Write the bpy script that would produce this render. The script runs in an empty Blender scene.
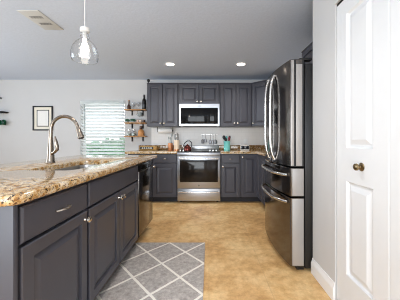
import bpy, bmesh, math, random
from mathutils import Vector, Matrix

random.seed(7)
PI = math.pi
scene = bpy.context.scene
COL = scene.collection

# ------------------------------------------------------------------ camera
F_PX, EYE = 225.0, 1.12
HX, HY = 209.0, 140.0                       # where the level view axis meets the 400x300 frame
cam_d = bpy.data.cameras.new('camera')
cam = bpy.data.objects.new('camera', cam_d)
COL.objects.link(cam)
cam.location = (0, 0, EYE)
cam.rotation_euler = (PI / 2, 0, 0)
cam_d.sensor_width = 36.0
cam_d.lens = F_PX / 400.0 * 36.0
cam_d.shift_x = -(HX - 200.0) / 400.0
cam_d.shift_y = (HY - 150.0) / 400.0
cam_d.clip_start = 0.02
scene.camera = cam

# ------------------------------------------------------------------ world, exposure, daylight, added fill
def srgb(r, g, b):
    f = lambda c: c / 12.92 if c <= 0.04045 else ((c + 0.055) / 1.055) ** 2.4
    return (f(r / 255.0), f(g / 255.0), f(b / 255.0), 1.0)

world = bpy.data.worlds.new('daylight')
scene.world = world
world.use_nodes = True
bg = world.node_tree.nodes['Background']
bg.inputs[0].default_value = (0.90, 0.96, 1.0, 1)
bg.inputs[1].default_value = 2.7
scene.view_settings.view_transform = 'Standard'
scene.view_settings.look = 'None'
scene.view_settings.gamma = 1.0
scene.view_settings.use_curve_mapping = False
scene.view_settings.exposure = 0.0
scene.cycles.filter_width = 1.0

def area_light(name, loc, direction, sx, sy, power, color):
    d = bpy.data.lights.new(name, 'AREA')
    d.shape = 'RECTANGLE'
    d.size, d.size_y = sx, sy
    d.energy = power
    d.color = color
    o = bpy.data.objects.new(name, d)
    COL.objects.link(o)
    o.location = loc
    o.rotation_euler = Vector(direction).to_track_quat('-Z', 'Z').to_euler()
    return o

# unseen fill lights added at the side wall and behind the viewpoint
area_light('side_fill_light', (-5.17, 1.6, 1.35), (1, -0.15, 0.8), 2.9, 1.7, 85, (0.70, 0.85, 1.0))
area_light('rear_fill_light', (-1.1, -2.46, 1.25), (0, 1, 0.45), 3.0, 1.9, 120, (0.88, 0.94, 1.0))

# ------------------------------------------------------------------ dimensions (metres; x right, y away, z up)
YW = 4.66            # kitchen back wall
CEIL = 2.37
XL, XR, YN = -5.3, 1.49, -2.6
XP = 0.875            # pantry wall
YP = 1.898            # where the pantry wall ends beside the fridge

# ------------------------------------------------------------------ materials
def new_mat(name):
    m = bpy.data.materials.new(name)
    m.use_nodes = True
    nt = m.node_tree
    return m, nt, nt.nodes, nt.links, nt.nodes['Principled BSDF']

def coords(nt, scale=(1, 1, 1)):
    tc = nt.nodes.new('ShaderNodeTexCoord')
    mp = nt.nodes.new('ShaderNodeMapping')
    mp.inputs['Scale'].default_value = scale
    nt.links.new(tc.outputs['Object'], mp.inputs[0])
    return mp.outputs[0]

def noise(nt, vec, scale, detail=3, rough=0.55):
    n = nt.nodes.new('ShaderNodeTexNoise')
    n.inputs['Scale'].default_value = scale
    n.inputs['Detail'].default_value = detail
    n.inputs['Roughness'].default_value = rough
    nt.links.new(vec, n.inputs['Vector'])
    return n

def ramp(nt, fac, stops, interp='LINEAR'):
    r = nt.nodes.new('ShaderNodeValToRGB')
    r.color_ramp.interpolation = interp
    el = r.color_ramp.elements
    while len(el) < len(stops):
        el.new(0.5)
    for e, (p, c) in zip(el, stops):
        e.position = p
        e.color = c
    nt.links.new(fac, r.inputs[0])
    return r

def bump(nt, fac, bsdf, strength, dist=0.002):
    b = nt.nodes.new('ShaderNodeBump')
    b.inputs['Strength'].default_value = strength
    b.inputs['Distance'].default_value = dist
    nt.links.new(fac, b.inputs['Height'])
    nt.links.new(b.outputs[0], bsdf.inputs['Normal'])

def plain(name, col, rough=0.5, metal=0.0, vary=0.06, scale=9.0, bump_s=0.0, bump_scale=120.0, stretch=(1, 1, 1), **kw):
    m, nt, N, L, b = new_mat(name)
    v = coords(nt, stretch)
    n = noise(nt, v, scale)
    c0 = tuple(max(0, c * (1 - vary)) for c in col[:3]) + (1,)
    c1 = tuple(min(1, c * (1 + vary)) for c in col[:3]) + (1,)
    r = ramp(nt, n.outputs[0], [(0.3, c0), (0.7, c1)])
    L.new(r.outputs[0], b.inputs['Base Color'])
    b.inputs['Roughness'].default_value = rough
    b.inputs['Metallic'].default_value = metal
    for k, val in kw.items():
        b.inputs[k].default_value = val
    if bump_s:
        bump(nt, noise(nt, v, bump_scale, 2).outputs[0], b, bump_s)
    return m

def glass(name, col=(1, 1, 1, 1), rough=0.02, ior=1.45):
    m, nt, N, L, b = new_mat(name)
    n = noise(nt, coords(nt), 6)
    c0 = tuple(c * 0.97 for c in col[:3]) + (1,)
    r = ramp(nt, n.outputs[0], [(0.3, c0), (0.7, col)])
    L.new(r.outputs[0], b.inputs['Base Color'])
    b.inputs['Roughness'].default_value = rough
    b.inputs['IOR'].default_value = ior
    b.inputs['Transmission Weight'].default_value = 1.0
    return m

M = {}
M['wall'] = plain('wall_paint', srgb(206, 205, 204), 0.75, vary=0.012, scale=2.5, bump_s=0.12, bump_scale=160)
M['ceiling'] = plain('ceiling_texture', srgb(202, 213, 231), 0.9, vary=0.03, scale=40, bump_s=1.0, bump_scale=42)
M['trim'] = plain('trim_white', srgb(242, 241, 240), 0.38, vary=0.01)
M['door'] = plain('door_white', srgb(232, 233, 234), 0.42, vary=0.01)
M['cab'] = plain('cabinet_slate_paint', srgb(70, 70, 78), 0.38, vary=0.05, scale=4)
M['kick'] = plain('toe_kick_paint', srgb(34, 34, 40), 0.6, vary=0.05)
M['nickel'] = plain('brushed_nickel', srgb(205, 198, 188), 0.26, 1.0, vary=0.04)
M['faucet'] = plain('faucet_nickel', srgb(150, 138, 126), 0.22, 1.0, vary=0.05)
M['steel'] = plain('stainless_steel', srgb(188, 190, 195), 0.33, 1.0, vary=0.04, scale=3, stretch=(1, 1, 14))
M['steel_h'] = plain('stainless_handle', srgb(214, 211, 207), 0.22, 1.0, vary=0.03)
M['toolsteel'] = plain('tool_steel', srgb(132, 132, 134), 0.35, 0.7, vary=0.1)
M['sinksteel'] = plain('sink_steel', srgb(176, 176, 176), 0.33, 1.0, vary=0.05)
M['door_edge'] = plain('fridge_door_edge', srgb(172, 168, 165), 0.4, 0.3, vary=0.02)  # door end caps, painted lighter for the light their edges reflect
M['fridge'] = plain('fridge_steel', srgb(112, 106, 102), 0.14, 1.0, vary=0.04, scale=3, stretch=(1, 14, 1))
M['black'] = plain('black_plastic', srgb(22, 22, 24), 0.42, vary=0.1)
M['blackmetal'] = plain('black_metal', srgb(30, 28, 28), 0.45, 0.6, vary=0.1)
M['blackglass'] = plain('black_glass', srgb(14, 14, 16), 0.06, vary=0.1, **{'Specular IOR Level': 0.22})
M['ovenglass'] = plain('oven_glass', srgb(34, 30, 27), 0.08, vary=0.3, scale=5, **{'Specular IOR Level': 0.3})
M['white'] = plain('white_plastic', srgb(240, 240, 238), 0.4, vary=0.01)
M['paper'] = plain('white_paper', srgb(238, 236, 232), 0.85, vary=0.02, scale=40)
M['matboard'] = plain('mat_board', srgb(236, 229, 212), 0.85, vary=0.02)
M['teal'] = plain('teal_glaze', srgb(124, 208, 202), 0.25, vary=0.04)
M['tealsil'] = plain('teal_silicone', srgb(84, 186, 184), 0.5, vary=0.05)
M['redsil'] = plain('dark_red_silicone', srgb(120, 24, 40), 0.45, vary=0.08)
M['kettle'] = plain('kettle_red_enamel', srgb(112, 52, 46), 0.18, 0.8, vary=0.1)
M['copper'] = plain('copper', srgb(206, 146, 108), 0.3, 0.85, vary=0.08)
M['knifewood'] = plain('pale_beech', srgb(232, 212, 186), 0.5, vary=0.1, scale=6, stretch=(8, 8, 1))
M['shelfwood'] = plain('shelf_pine', srgb(176, 128, 76), 0.5, vary=0.25, scale=7, stretch=(1, 8, 8))
M['traywood'] = plain('tray_wood', srgb(172, 132, 66), 0.5, vary=0.22, scale=8, stretch=(1, 6, 6))
M['amber'] = glass('amber_glass', srgb(176, 100, 50))
M['darkglass'] = plain('dark_bottle_glass', srgb(26, 24, 26), 0.08, vary=0.1)
M['brownglass'] = plain('brown_bottle_glass', srgb(78, 48, 36), 0.1, vary=0.15)
M['clear'] = glass('clear_glass', (1, 1, 1, 1))
M['seeded'] = glass('seeded_glass', (1, 1, 1, 1), 0.06)
bump(M['seeded'].node_tree, noise(M['seeded'].node_tree, coords(M['seeded'].node_tree), 60, 2).outputs[0], M['seeded'].node_tree.nodes['Principled BSDF'], 0.35, 0.004)
M['tealglass'] = glass('teal_green_glass', srgb(70, 170, 140))
M['leaf'] = plain('succulent_leaf', srgb(52, 104, 82), 0.5, vary=0.3, scale=30)
M['potcream'] = plain('cream_ceramic', srgb(226, 210, 196), 0.4, vary=0.05)
M['greymug'] = plain('grey_ceramic', srgb(142, 150, 148), 0.35, vary=0.05)
M['pinkcup'] = plain('blush_ceramic', srgb(222, 188, 170), 0.4, vary=0.05)
M['label'] = plain('tan_label', srgb(212, 150, 92), 0.6, vary=0.1)
M['pale_green'] = plain('pale_green_salt', srgb(196, 212, 196), 0.7, vary=0.06, scale=60)
M['slat'] = plain('blind_white', srgb(246, 248, 250), 0.5, vary=0.01)
_nt = M['slat'].node_tree
_tr = _nt.nodes.new('ShaderNodeBsdfTranslucent'); _tr.inputs[0].default_value = (0.97, 0.98, 0.98, 1)
_mx = _nt.nodes.new('ShaderNodeMixShader'); _mx.inputs[0].default_value = 0.8
_nt.links.new(_nt.nodes['Principled BSDF'].outputs[0], _mx.inputs[1]); _nt.links.new(_tr.outputs[0], _mx.inputs[2])
_nt.links.new(_mx.outputs[0], _nt.nodes['Material Output'].inputs[0])
M['vent'] = plain('vent_enamel', srgb(198, 200, 200), 0.5, vary=0.02)
M['ventdark'] = plain('vent_shadow_gap', srgb(122, 124, 128), 0.8, vary=0.05)
M['screen'] = plain('clock_screen', srgb(24, 26, 34), 0.12, vary=0.1)
M['hedge'] = plain('hedge_leaves', srgb(96, 132, 104), 0.8, vary=0.5, scale=14)
M['lawn'] = plain('lawn_grass', srgb(150, 178, 152), 0.9, vary=0.25, scale=3)
M['bronze'] = plain('knob_satin_nickel', srgb(150, 130, 98), 0.28, 1.0, vary=0.05)

def emit_mat(name, col, strength):
    m, nt, N, L, b = new_mat(name)
    n = noise(nt, coords(nt), 3)
    r = ramp(nt, n.outputs[0], [(0.0, tuple(c * 0.97 for c in col[:3]) + (1,)), (1.0, col)])
    L.new(r.outputs[0], b.inputs['Emission Color'])
    b.inputs['Emission Strength'].default_value = strength
    b.inputs['Base Color'].default_value = (0.9, 0.9, 0.9, 1)
    return m
M['lamp'] = emit_mat('downlight_glow', (1.0, 0.93, 0.84, 1), 9)
M['bulb'] = emit_mat('bulb_glow', (1.0, 0.95, 0.86, 1), 7)

# granite
def granite(name, pale, gold, mid):
    m, nt, N, L, b = new_mat(name)
    v = coords(nt)
    n1 = noise(nt, v, 30, 5, 0.75)
    r1 = ramp(nt, n1.outputs[0], [(0.35, gold), (0.43, mid), (0.50, pale), (0.66, srgb(238, 228, 210))])
    n2 = noise(nt, v, 60, 4, 0.75)
    r2 = ramp(nt, n2.outputs[0], [(0.55, (0, 0, 0, 1)), (0.62, (1, 1, 1, 1))])
    mx = N.new('ShaderNodeMixRGB')
    L.new(r2.outputs[0], mx.inputs[0])
    L.new(r1.outputs[0], mx.inputs[1])
    mx.inputs[2].default_value = srgb(118, 76, 34)
    n3 = noise(nt, v, 85, 3, 0.7)
    r3 = ramp(nt, n3.outputs[0], [(0.565, (0, 0, 0, 1)), (0.60, (1, 1, 1, 1))])
    mx2 = N.new('ShaderNodeMixRGB')
    L.new(r3.outputs[0], mx2.inputs[0])
    L.new(mx.outputs[0], mx2.inputs[1])
    mx2.inputs[2].default_value = srgb(46, 36, 30)
    L.new(mx2.outputs[0], b.inputs['Base Color'])
    b.inputs['Roughness'].default_value = 0.07
    b.inputs['Specular IOR Level'].default_value = 0.7
    return m
M['granite'] = granite('granite_gold', srgb(214, 186, 142), srgb(140, 92, 38), srgb(188, 144, 86))
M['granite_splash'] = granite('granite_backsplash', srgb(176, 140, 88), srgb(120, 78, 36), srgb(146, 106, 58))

m, nt, N, L, b = new_mat('white_wall_tile')
v = coords(nt)
br = N.new('ShaderNodeTexBrick')
br.inputs['Scale'].default_value = 1.0
br.inputs['Brick Width'].default_value = 0.15; br.inputs['Row Height'].default_value = 0.075; br.inputs['Mortar Size'].default_value = 0.0022
br.inputs['Color1'].default_value = srgb(243, 240, 236); br.inputs['Color2'].default_value = srgb(240, 237, 233); br.inputs['Mortar'].default_value = srgb(233, 230, 226)
mp_ = N.new('ShaderNodeMapping'); mp_.inputs['Rotation'].default_value = (PI / 2, 0, 0)
L.new(N.new('ShaderNodeTexCoord').outputs['Object'], mp_.inputs[0]); L.new(mp_.outputs[0], br.inputs['Vector'])
L.new(br.outputs['Color'], b.inputs['Base Color'])
b.inputs['Roughness'].default_value = 0.35
M['tile'] = m

# floor
m, nt, N, L, b = new_mat('tan_tile_floor')
v = coords(nt)
n1 = noise(nt, v, 2.4, 7, 0.7)
r1 = ramp(nt, n1.outputs[0], [(0.30, srgb(166, 112, 56)), (0.46, srgb(216, 166, 102)), (0.60, srgb(246, 212, 154))])
n2 = noise(nt, v, 14, 6, 0.75)
r2 = ramp(nt, n2.outputs[0], [(0.32, srgb(156, 106, 56)), (0.6, srgb(238, 202, 146))])
mx = N.new('ShaderNodeMixRGB')
mx.inputs[0].default_value = 0.4
L.new(r1.outputs[0], mx.inputs[1]); L.new(r2.outputs[0], mx.inputs[2])
br = N.new('ShaderNodeTexBrick')
br.offset = 0.0
br.inputs['Scale'].default_value = 1.0
br.inputs['Brick Width'].default_value = 0.46
br.inputs['Row Height'].default_value = 0.46
br.inputs['Mortar Size'].default_value = 0.004
br.inputs['Mortar Smooth'].default_value = 0.3
L.new(v, br.inputs['Vector'])
mx2 = N.new('ShaderNodeMixRGB')
mf = N.new('ShaderNodeMath'); mf.operation = 'MULTIPLY'; mf.inputs[1].default_value = 0.35
L.new(br.outputs['Fac'], mf.inputs[0])
L.new(mf.outputs[0], mx2.inputs[0])
L.new(mx.outputs[0], mx2.inputs[1])
mx2.inputs[2].default_value = srgb(190, 150, 104)
L.new(mx2.outputs[0], b.inputs['Base Color'])
b.inputs['Roughness'].default_value = 0.42
bump(nt, n2.outputs[0], b, 0.08)
M['floor'] = m

# rug: cream trellis on grey pile
m, nt, N, L, b = new_mat('grey_trellis_rug')
tc = N.new('ShaderNodeTexCoord')
sp = N.new('ShaderNodeSeparateXYZ')
L.new(tc.outputs['Object'], sp.inputs[0])
def math_node(op, a, bb=None):
    n = N.new('ShaderNodeMath'); n.operation = op
    for i, x in enumerate((a, bb)):
        if x is None: continue
        if isinstance(x, (int, float)): n.inputs[i].default_value = x
        else: L.new(x, n.inputs[i])
    return n.outputs[0]
wob = noise(nt, tc.outputs['Object'], 30, 2)
wv = math_node('MULTIPLY', math_node('SUBTRACT', wob.outputs[0], 0.5), 0.03)
u = math_node('DIVIDE', sp.outputs['X'], 0.38)
w = math_node('DIVIDE', sp.outputs['Y'], 0.41)
def line_of(s):
    fr = math_node('FRACT', math_node('ADD', math_node('ADD', s, wv), 100.5))
    return math_node('ABSOLUTE', math_node('SUBTRACT', fr, 0.5))
d = math_node('MINIMUM', line_of(math_node('ADD', u, w)), line_of(math_node('SUBTRACT', u, w)))
lines = ramp(nt, d, [(0.029, (1, 1, 1, 1)), (0.042, (0, 0, 0, 1))])
pile = noise(nt, tc.outputs['Object'], 34, 5, 0.75)
grey = ramp(nt, pile.outputs[0], [(0.32, srgb(154, 146, 140)), (0.52, srgb(184, 176, 170)), (0.72, srgb(214, 207, 200))])
mx = N.new('ShaderNodeMixRGB')
L.new(lines.outputs[0], mx.inputs[0]); L.new(grey.outputs[0], mx.inputs[1])
mx.inputs[2].default_value = srgb(246, 240, 230)
L.new(mx.outputs[0], b.inputs['Base Color'])
b.inputs['Roughness'].default_value = 0.95
fine = noise(nt, tc.outputs['Object'], 260, 2)
bump(nt, fine.outputs[0], b, 0.6, 0.004)
M['rug'] = m

# ------------------------------------------------------------------ mesh helpers
class MB:
    def __init__(self):
        self.bm = bmesh.new()
    def box(self, x0, x1, y0, y1, z0, z1, bev=0.0, seg=2):
        t = bmesh.new()
        bmesh.ops.create_cube(t, size=1)
        for vv in t.verts:
            vv.co = Vector(((x0 + x1) / 2 + vv.co.x * (x1 - x0), (y0 + y1) / 2 + vv.co.y * (y1 - y0), (z0 + z1) / 2 + vv.co.z * (z1 - z0)))
        if bev:
            bmesh.ops.bevel(t, geom=list(t.edges), offset=bev, segments=seg, profile=0.5, affect='EDGES')
        self._merge(t)
        return self
    def _merge(self, t, mat=None):
        me = bpy.data.meshes.new('tmp')
        t.to_mesh(me); t.free()
        if mat is not None: me.transform(mat)
        self.bm.from_mesh(me)
        bpy.data.meshes.remove(me)
    def tube(self, pts, r, seg=12, caps=True):
        pts = [Vector(p) for p in pts]
        rs = r if isinstance(r, (list, tuple)) else [r] * len(pts)
        bm = self.bm
        rings = []
        up = None
        for i, p in enumerate(pts):
            if i == 0: t = pts[1] - p
            elif i == len(pts) - 1: t = p - pts[i - 1]
            else: t = (pts[i + 1] - p).normalized() + (p - pts[i - 1]).normalized()
            t.normalize()
            if up is None:
                a = Vector((0, 0, 1)) if abs(t.z) < 0.9 else Vector((1, 0, 0))
                up = (a - t * a.dot(t)).normalized()
            else:
                up = (up - t * up.dot(t)).normalized()
            s = t.cross(up)
            rings.append([bm.verts.new(p + (up * math.cos(2 * PI * k / seg) + s * math.sin(2 * PI * k / seg)) * rs[i]) for k in range(seg)])
        for a, b2 in zip(rings, rings[1:]):
            for k in range(seg):
                bm.faces.new((a[k], a[(k + 1) % seg], b2[(k + 1) % seg], b2[k]))
        if caps:
            bm.faces.new(rings[0][::-1]); bm.faces.new(rings[-1])
        return self
    def lathe(self, prof, c=(0, 0, 0), seg=24, axis='z', closed=False):
        """prof: (radius, height); radius 0 at an end closes it"""
        bm = self.bm
        def pt(r, h, a):
            x, y = r * math.cos(a), r * math.sin(a)
            if axis == 'z': p = (x, y, h)
            elif axis == 'x': p = (h, x, y)
            else: p = (y, h, x)
            return Vector(c) + Vector(p)
        rings = []
        for (r, h) in prof:
            if r < 1e-6: rings.append([bm.verts.new(pt(0, h, 0))])
            else: rings.append([bm.verts.new(pt(r, h, 2 * PI * k / seg)) for k in range(seg)])
        pairs = list(zip(rings, rings[1:]))
        if closed: pairs.append((rings[-1], rings[0]))
        for a, b2 in pairs:
            for k in range(seg):
                k2 = (k + 1) % seg
                if len(a) == 1 and len(b2) == 1: continue
                if len(a) == 1: bm.faces.new((a[0], b2[k2], b2[k]))
                elif len(b2) == 1: bm.faces.new((a[k], a[k2], b2[0]))
                else: bm.faces.new((a[k], a[k2], b2[k2], b2[k]))
        return self
    def prism(self, poly, z0, z1):
        bm = self.bm
        a = [bm.verts.new((x, y, z0)) for x, y in poly]
        b2 = [bm.verts.new((x, y, z1)) for x, y in poly]
        n = len(poly)
        for k in range(n):
            bm.faces.new((a[k], a[(k + 1) % n], b2[(k + 1) % n], b2[k]))
        bm.faces.new(a[::-1]); bm.faces.new(b2)
        return self
    def loft(self, loops, cap0=True, cap1=True):
        bm = self.bm
        rings = [[bm.verts.new(p) for p in lp] for lp in loops]
        n = len(rings[0])
        for a, b2 in zip(rings, rings[1:]):
            for k in range(n):
                bm.faces.new((a[k], a[(k + 1) % n], b2[(k + 1) % n], b2[k]))
        if cap0: bm.faces.new(rings[0][::-1])
        if cap1: bm.faces.new(rings[-1])
        return self
    def slab(self, x0, x1, z0, z1, t, panels=(), rings=((0, 0), (0.002, 0.013), (0.010, 0.014), (0.042, 0.002)), y=0.0, ch=0.003):
        """a panelled front: back at y, front at y - t, panels are (x0, x1, z0, z1) fields"""
        bm = self.bm
        yf = y - t
        def q(a, yy): return [bm.verts.new((a[0], yy, a[2])), bm.verts.new((a[1], yy, a[2])), bm.verts.new((a[1], yy, a[3])), bm.verts.new((a[0], yy, a[3]))]
        o = (x0, x1, z0, z1)
        i = (x0 + ch, x1 - ch, z0 + ch, z1 - ch)
        L0, L1 = q(o, y), q(o, yf + ch)
        L2 = q(i, yf)
        for a, b2 in ((L0, L1), (L1, L2)):
            for k in range(4):
                bm.faces.new((a[k], a[(k + 1) % 4], b2[(k + 1) % 4], b2[k]))
        bm.faces.new(L0[::-1])
        xs = sorted({i[0], i[1]} | {p[0] for p in panels} | {p[1] for p in panels})
        zs = sorted({i[2], i[3]} | {p[2] for p in panels} | {p[3] for p in panels})
        grid = {(xx, zz): bm.verts.new((xx, yf, zz)) for xx in xs for zz in zs}
        for xa, xb in zip(xs, xs[1:]):
            for za, zb in zip(zs, zs[1:]):
                cell = [grid[(xa, za)], grid[(xb, za)], grid[(xb, zb)], grid[(xa, zb)]]
                if any(abs(p[0] - xa) < 1e-6 and abs(p[1] - xb) < 1e-6 and abs(p[2] - za) < 1e-6 and abs(p[3] - zb) < 1e-6 for p in panels):
                    prev = cell
                    for off, dep in rings[1:]:
                        cur = q((xa + off, xb - off, za + off, zb - off), yf + dep)
                        for k in range(4):
                            bm.faces.new((prev[k], prev[(k + 1) % 4], cur[(k + 1) % 4], cur[k]))
                        prev = cur
                    bm.faces.new(prev)
                else:
                    bm.faces.new(cell)
        return self
    def build(self, name, mat, parent=None, loc=(0, 0, 0), rot=(0, 0, 0), smooth=35, weld=True):
        bm = self.bm
        if weld: bmesh.ops.remove_doubles(bm, verts=bm.verts, dist=1e-5)
        bmesh.ops.recalc_face_normals(bm, faces=bm.faces)
        me = bpy.data.meshes.new(name)
        bm.to_mesh(me); bm.free()
        me.materials.append(mat)
        if smooth:
            for p in me.polygons: p.use_smooth = True
            me.set_sharp_from_angle(angle=math.radians(smooth))
        o = bpy.data.objects.new(name, me)
        COL.objects.link(o)
        o.location = loc; o.rotation_euler = rot
        if parent: o.parent = parent
        return o

def tag(o, label, cat, group=None):
    o['label'] = label
    o['category'] = cat
    if group: o['group'] = group
    return o
def structure(o, label=None):
    o['kind'] = 'structure'
    if label: o['label'] = label
    return o
def thing(name, label, cat, loc, rz=0.0, group=None):
    o = bpy.data.objects.new(name, None)
    COL.objects.link(o)
    o.empty_display_size = 0.1
    o.location = loc
    o.rotation_euler = (0, 0, rz)
    return tag(o, label, cat, group)
def copy_thing(o, loc, label, parent=None):
    c = o.copy(); COL.objects.link(c)
    if parent is not None: c.parent = parent
    else:
        c.location = loc
        c['label'] = label
    for ch in list(o.children): copy_thing(ch, None, None, c)
    return c

def rrect(x0, x1, y0, y1, r, n=6):
    """rounded rectangle; r one radius or four (x0y0, x1y0, x1y1, x0y1)"""
    rr = r if isinstance(r, (list, tuple)) else [r] * 4
    out = []
    for (cx, cy, a0), q in zip(((x0 + rr[0], y0 + rr[0], PI), (x1 - rr[1], y0 + rr[1], 1.5 * PI), (x1 - rr[2], y1 - rr[2], 0), (x0 + rr[3], y1 - rr[3], 0.5 * PI)), rr):
        for k in range(n + 1):
            a = a0 + k / n * PI / 2
            out.append((cx + q * math.cos(a), cy + q * math.sin(a)))
    return out

# ------------------------------------------------------------------ room shell
structure(MB().box(XL - 0.1, XR + 0.1, YN - 0.1, YW + 0.15, -0.08, 0).build('floor', M['floor']), 'tan mottled tile floor')
structure(MB().box(XL - 0.1, XR + 0.1, YN - 0.1, YW + 0.15, CEIL, CEIL + 0.1).build('ceiling', M['ceiling']), 'white textured ceiling')
WX0, WX1, WZ0, WZ1 = -2.66, -1.74, 0.45, 1.93
wb = MB()
wb.box(XL - 0.1, WX0, YW, YW + 0.15, 0, CEIL).box(WX1, XR + 0.1, YW, YW + 0.15, 0, CEIL)
wb.box(WX0, WX1, YW, YW + 0.15, 0, WZ0).box(WX0, WX1, YW, YW + 0.15, WZ1, CEIL)
structure(wb.build('wall_back', M['wall'], smooth=0), 'pale grey back wall with a window')
wl = MB()                                        # living area side wall, opening added for the side fill light
wl.box(XL - 0.1, XL, YN, 0.1, 0, CEIL).box(XL - 0.1, XL, 3.1, YW, 0, CEIL).box(XL - 0.1, XL, 0.1, 3.1, 0, 0.45).box(XL - 0.1, XL, 0.1, 3.1, 2.25, CEIL)
structure(wl.build('wall_left', M['wall'], smooth=0), 'pale living room wall with a wide opening added for fill light')
wr = MB()  # unseen rear wall, opening added for the rear fill light
wr.box(XL - 0.1, -2.7, YN - 0.1, YN, 0, CEIL).box(0.5, XR + 0.1, YN - 0.1, YN, 0, CEIL).box(-2.7, 0.5, YN - 0.1, YN, 2.25, CEIL)
structure(wr.build('wall_rear', M['wall'], smooth=0), 'pale wall with a tall opening added for fill light')
structure(MB().box(XR, XR + 0.1, YN, YW, 0, CEIL).build('wall_right', M['wall'], smooth=0), 'pale kitchen wall behind the fridge')
DY0, DY1, DH = 0.64, 1.5625, 2.06               # pantry door opening
wp = MB()
wp.box(XP, XP + 0.11, DY1, YP, 0, CEIL).box(XP, XP + 0.11, YN, DY0, 0, CEIL).box(XP, XP + 0.11, DY0, DY1, DH, CEIL)
wp.box(XP + 0.11, XR, YP - 0.1, YP, 0, CEIL)
structure(wp.build('wall_pantry', M['wall'], smooth=0), 'white pantry wall with a door opening')
def baseboard_profile(y0, y1):
    # face towards -x
    x = XP - 0.0005
    pf = [(x, 0.0005), (x - 0.015, 0.0005), (x - 0.015, 0.085), (x - 0.010, 0.10), (x - 0.006, 0.112), (x - 0.004, 0.125), (x, 0.128)]
    return [[(px, y0, pz) for px, pz in pf], [(px, y1, pz) for px, pz in pf]]
bb = MB().loft(baseboard_profile(DY1, YP))
structure(bb.build('baseboard_right', M['trim'], smooth=0), 'white baseboard on the pantry wall')
structure(MB().box(XL + 0.001, -1.52, YW - 0.015, YW - 0.0005, 0.0005, 0.125, 0.003).build('baseboard_back', M['trim'], smooth=0), 'white baseboard under the window')

# pantry bifold door (two leaves of two raised panels)
door = bpy.data.objects.new('door_1', None); COL.objects.link(door)
structure(door, 'white bifold pantry door with raised panels')
door.location = (XP + 0.008, 0, 0)
door.rotation_euler = (0, 0, -PI / 2)           # local x -> -y, front (-y) -> -x
LEAF = (DY1 - DY0 - 0.012) / 2
for k in range(2):
    y1 = DY1 - 0.004 - k * (LEAF + 0.004)
    xa, xb = -y1, -y1 + LEAF
    px0, px1 = xa + 0.112, xb - 0.108
    leaf = MB().slab(xa, xb, 0.02, DH - 0.02, 0.035, [(px0, px1, 0.256, 0.856), (px0, px1, 1.07, 1.935)],
                     rings=((0, 0), (0.010, 0.014), (0.022, 0.014), (0.052, 0.001)), y=0.035).build('door_leaf', M['door'], door, smooth=0)
    if k == 0:
        kb = MB().lathe([(0.0, 0.0), (0.024, 0.0), (0.025, -0.003), (0.019, -0.006), (0.009, -0.009), (0.008, -0.018), (0.015, -0.022), (0.021, -0.030), (0.020, -0.038), (0.012, -0.044), (0, -0.045)], (-1.300, -0.0005, 0.964), axis='y')
        kb.build('door_knob', M['bronze'], leaf)
structure(MB().box(XP + 0.012, XP + 0.10, DY0 + 0.002, DY1 - 0.002, DH - 0.015, DH - 0.001).build('trim_1', M['blackmetal'], smooth=0), 'dark bifold door track')

# back window with sash and blind
win = bpy.data.objects.new('window_1', None); COL.objects.link(win)
structure(win, 'white single hung window behind a blind')
win.location = ((WX0 + WX1) / 2, YW + 0.12, WZ0)
hw, hh = (WX1 - WX0) / 2 - 0.001, WZ1 - WZ0
mid = 1.19 - WZ0
fr = MB()
fr.box(-hw, -hw + 0.04, -0.025, 0.025, 0.001, hh - 0.001).box(hw - 0.04, hw, -0.025, 0.025, 0.001, hh - 0.001)
fr.box(-hw + 0.04, hw - 0.04, -0.025, 0.025, 0.001, 0.04).box(-hw + 0.04, hw - 0.04, -0.025, 0.025, hh - 0.04, hh - 0.001)
fr.build('window_frame', M['white'], win, smooth=0)
MB().box(-hw + 0.04, hw - 0.04, -0.03, 0.02, mid - 0.025, mid + 0.025, 0.004).build('meeting_rail', M['white'], win)
MB().box(-hw + 0.041, hw - 0.041, 0.003, 0.007, 0.041, hh - 0.041).build('window_pane', M['clear'], win, smooth=0)
structure(MB().box(WX0 + 0.001, WX1 - 0.001, YW - 0.02, YW + 0.09, WZ0 + 0.0005, WZ0 + 0.02, 0.004).build('window_sill_1', M['trim']), 'white window sill')

bl = thing('window_blind', 'white horizontal slat blind hanging in the window', 'blind', ((WX0 + WX1) / 2, YW + 0.004, WZ0 + 0.021))
bh = WZ1 - WZ0 - 0.022
MB().box(-hw + 0.006, hw - 0.006, -0.03, 0.03, bh - 0.05, bh, 0.004).build('headrail', M['slat'], bl)
MB().box(-hw + 0.006, hw - 0.006, -0.034, -0.0305, bh - 0.075, bh - 0.001, 0.001).build('valance', M['slat'], bl)
sl = MB()
z = 0.05
tilt = math.radians(-36)
while z < bh - 0.075:
    c, s = math.cos(tilt) * 0.035, math.sin(tilt) * 0.035
    t = 0.0013
    sl.loft([[(x, -c, z - s - t), (x, 0, z + 0.003 - t), (x, c, z + s - t), (x, c, z + s + t), (x, 0, z + 0.003 + t), (x, -c, z - s + t)] for x in (-hw + 0.01, hw - 0.01)])
    z += 0.0655
sl.build('slats', M['slat'], bl, smooth=0)
MB().box(-hw + 0.01, hw - 0.01, -0.022, 0.022, 0.004, 0.024, 0.004).build('bottom_rail', M['slat'], bl)
for x in (-hw + 0.14, hw - 0.14):
    MB().tube([(x, -0.028, 0.024), (x, -0.028, bh - 0.05)], 0.0012, 6).build('ladder_cord', M['slat'], bl)
MB().tube([(-hw + 0.10, -0.04, bh - 0.07), (-hw + 0.10, -0.042, 0.75)], 0.004, 8).build('tilt_wand', M['greymug'], bl)

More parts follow.
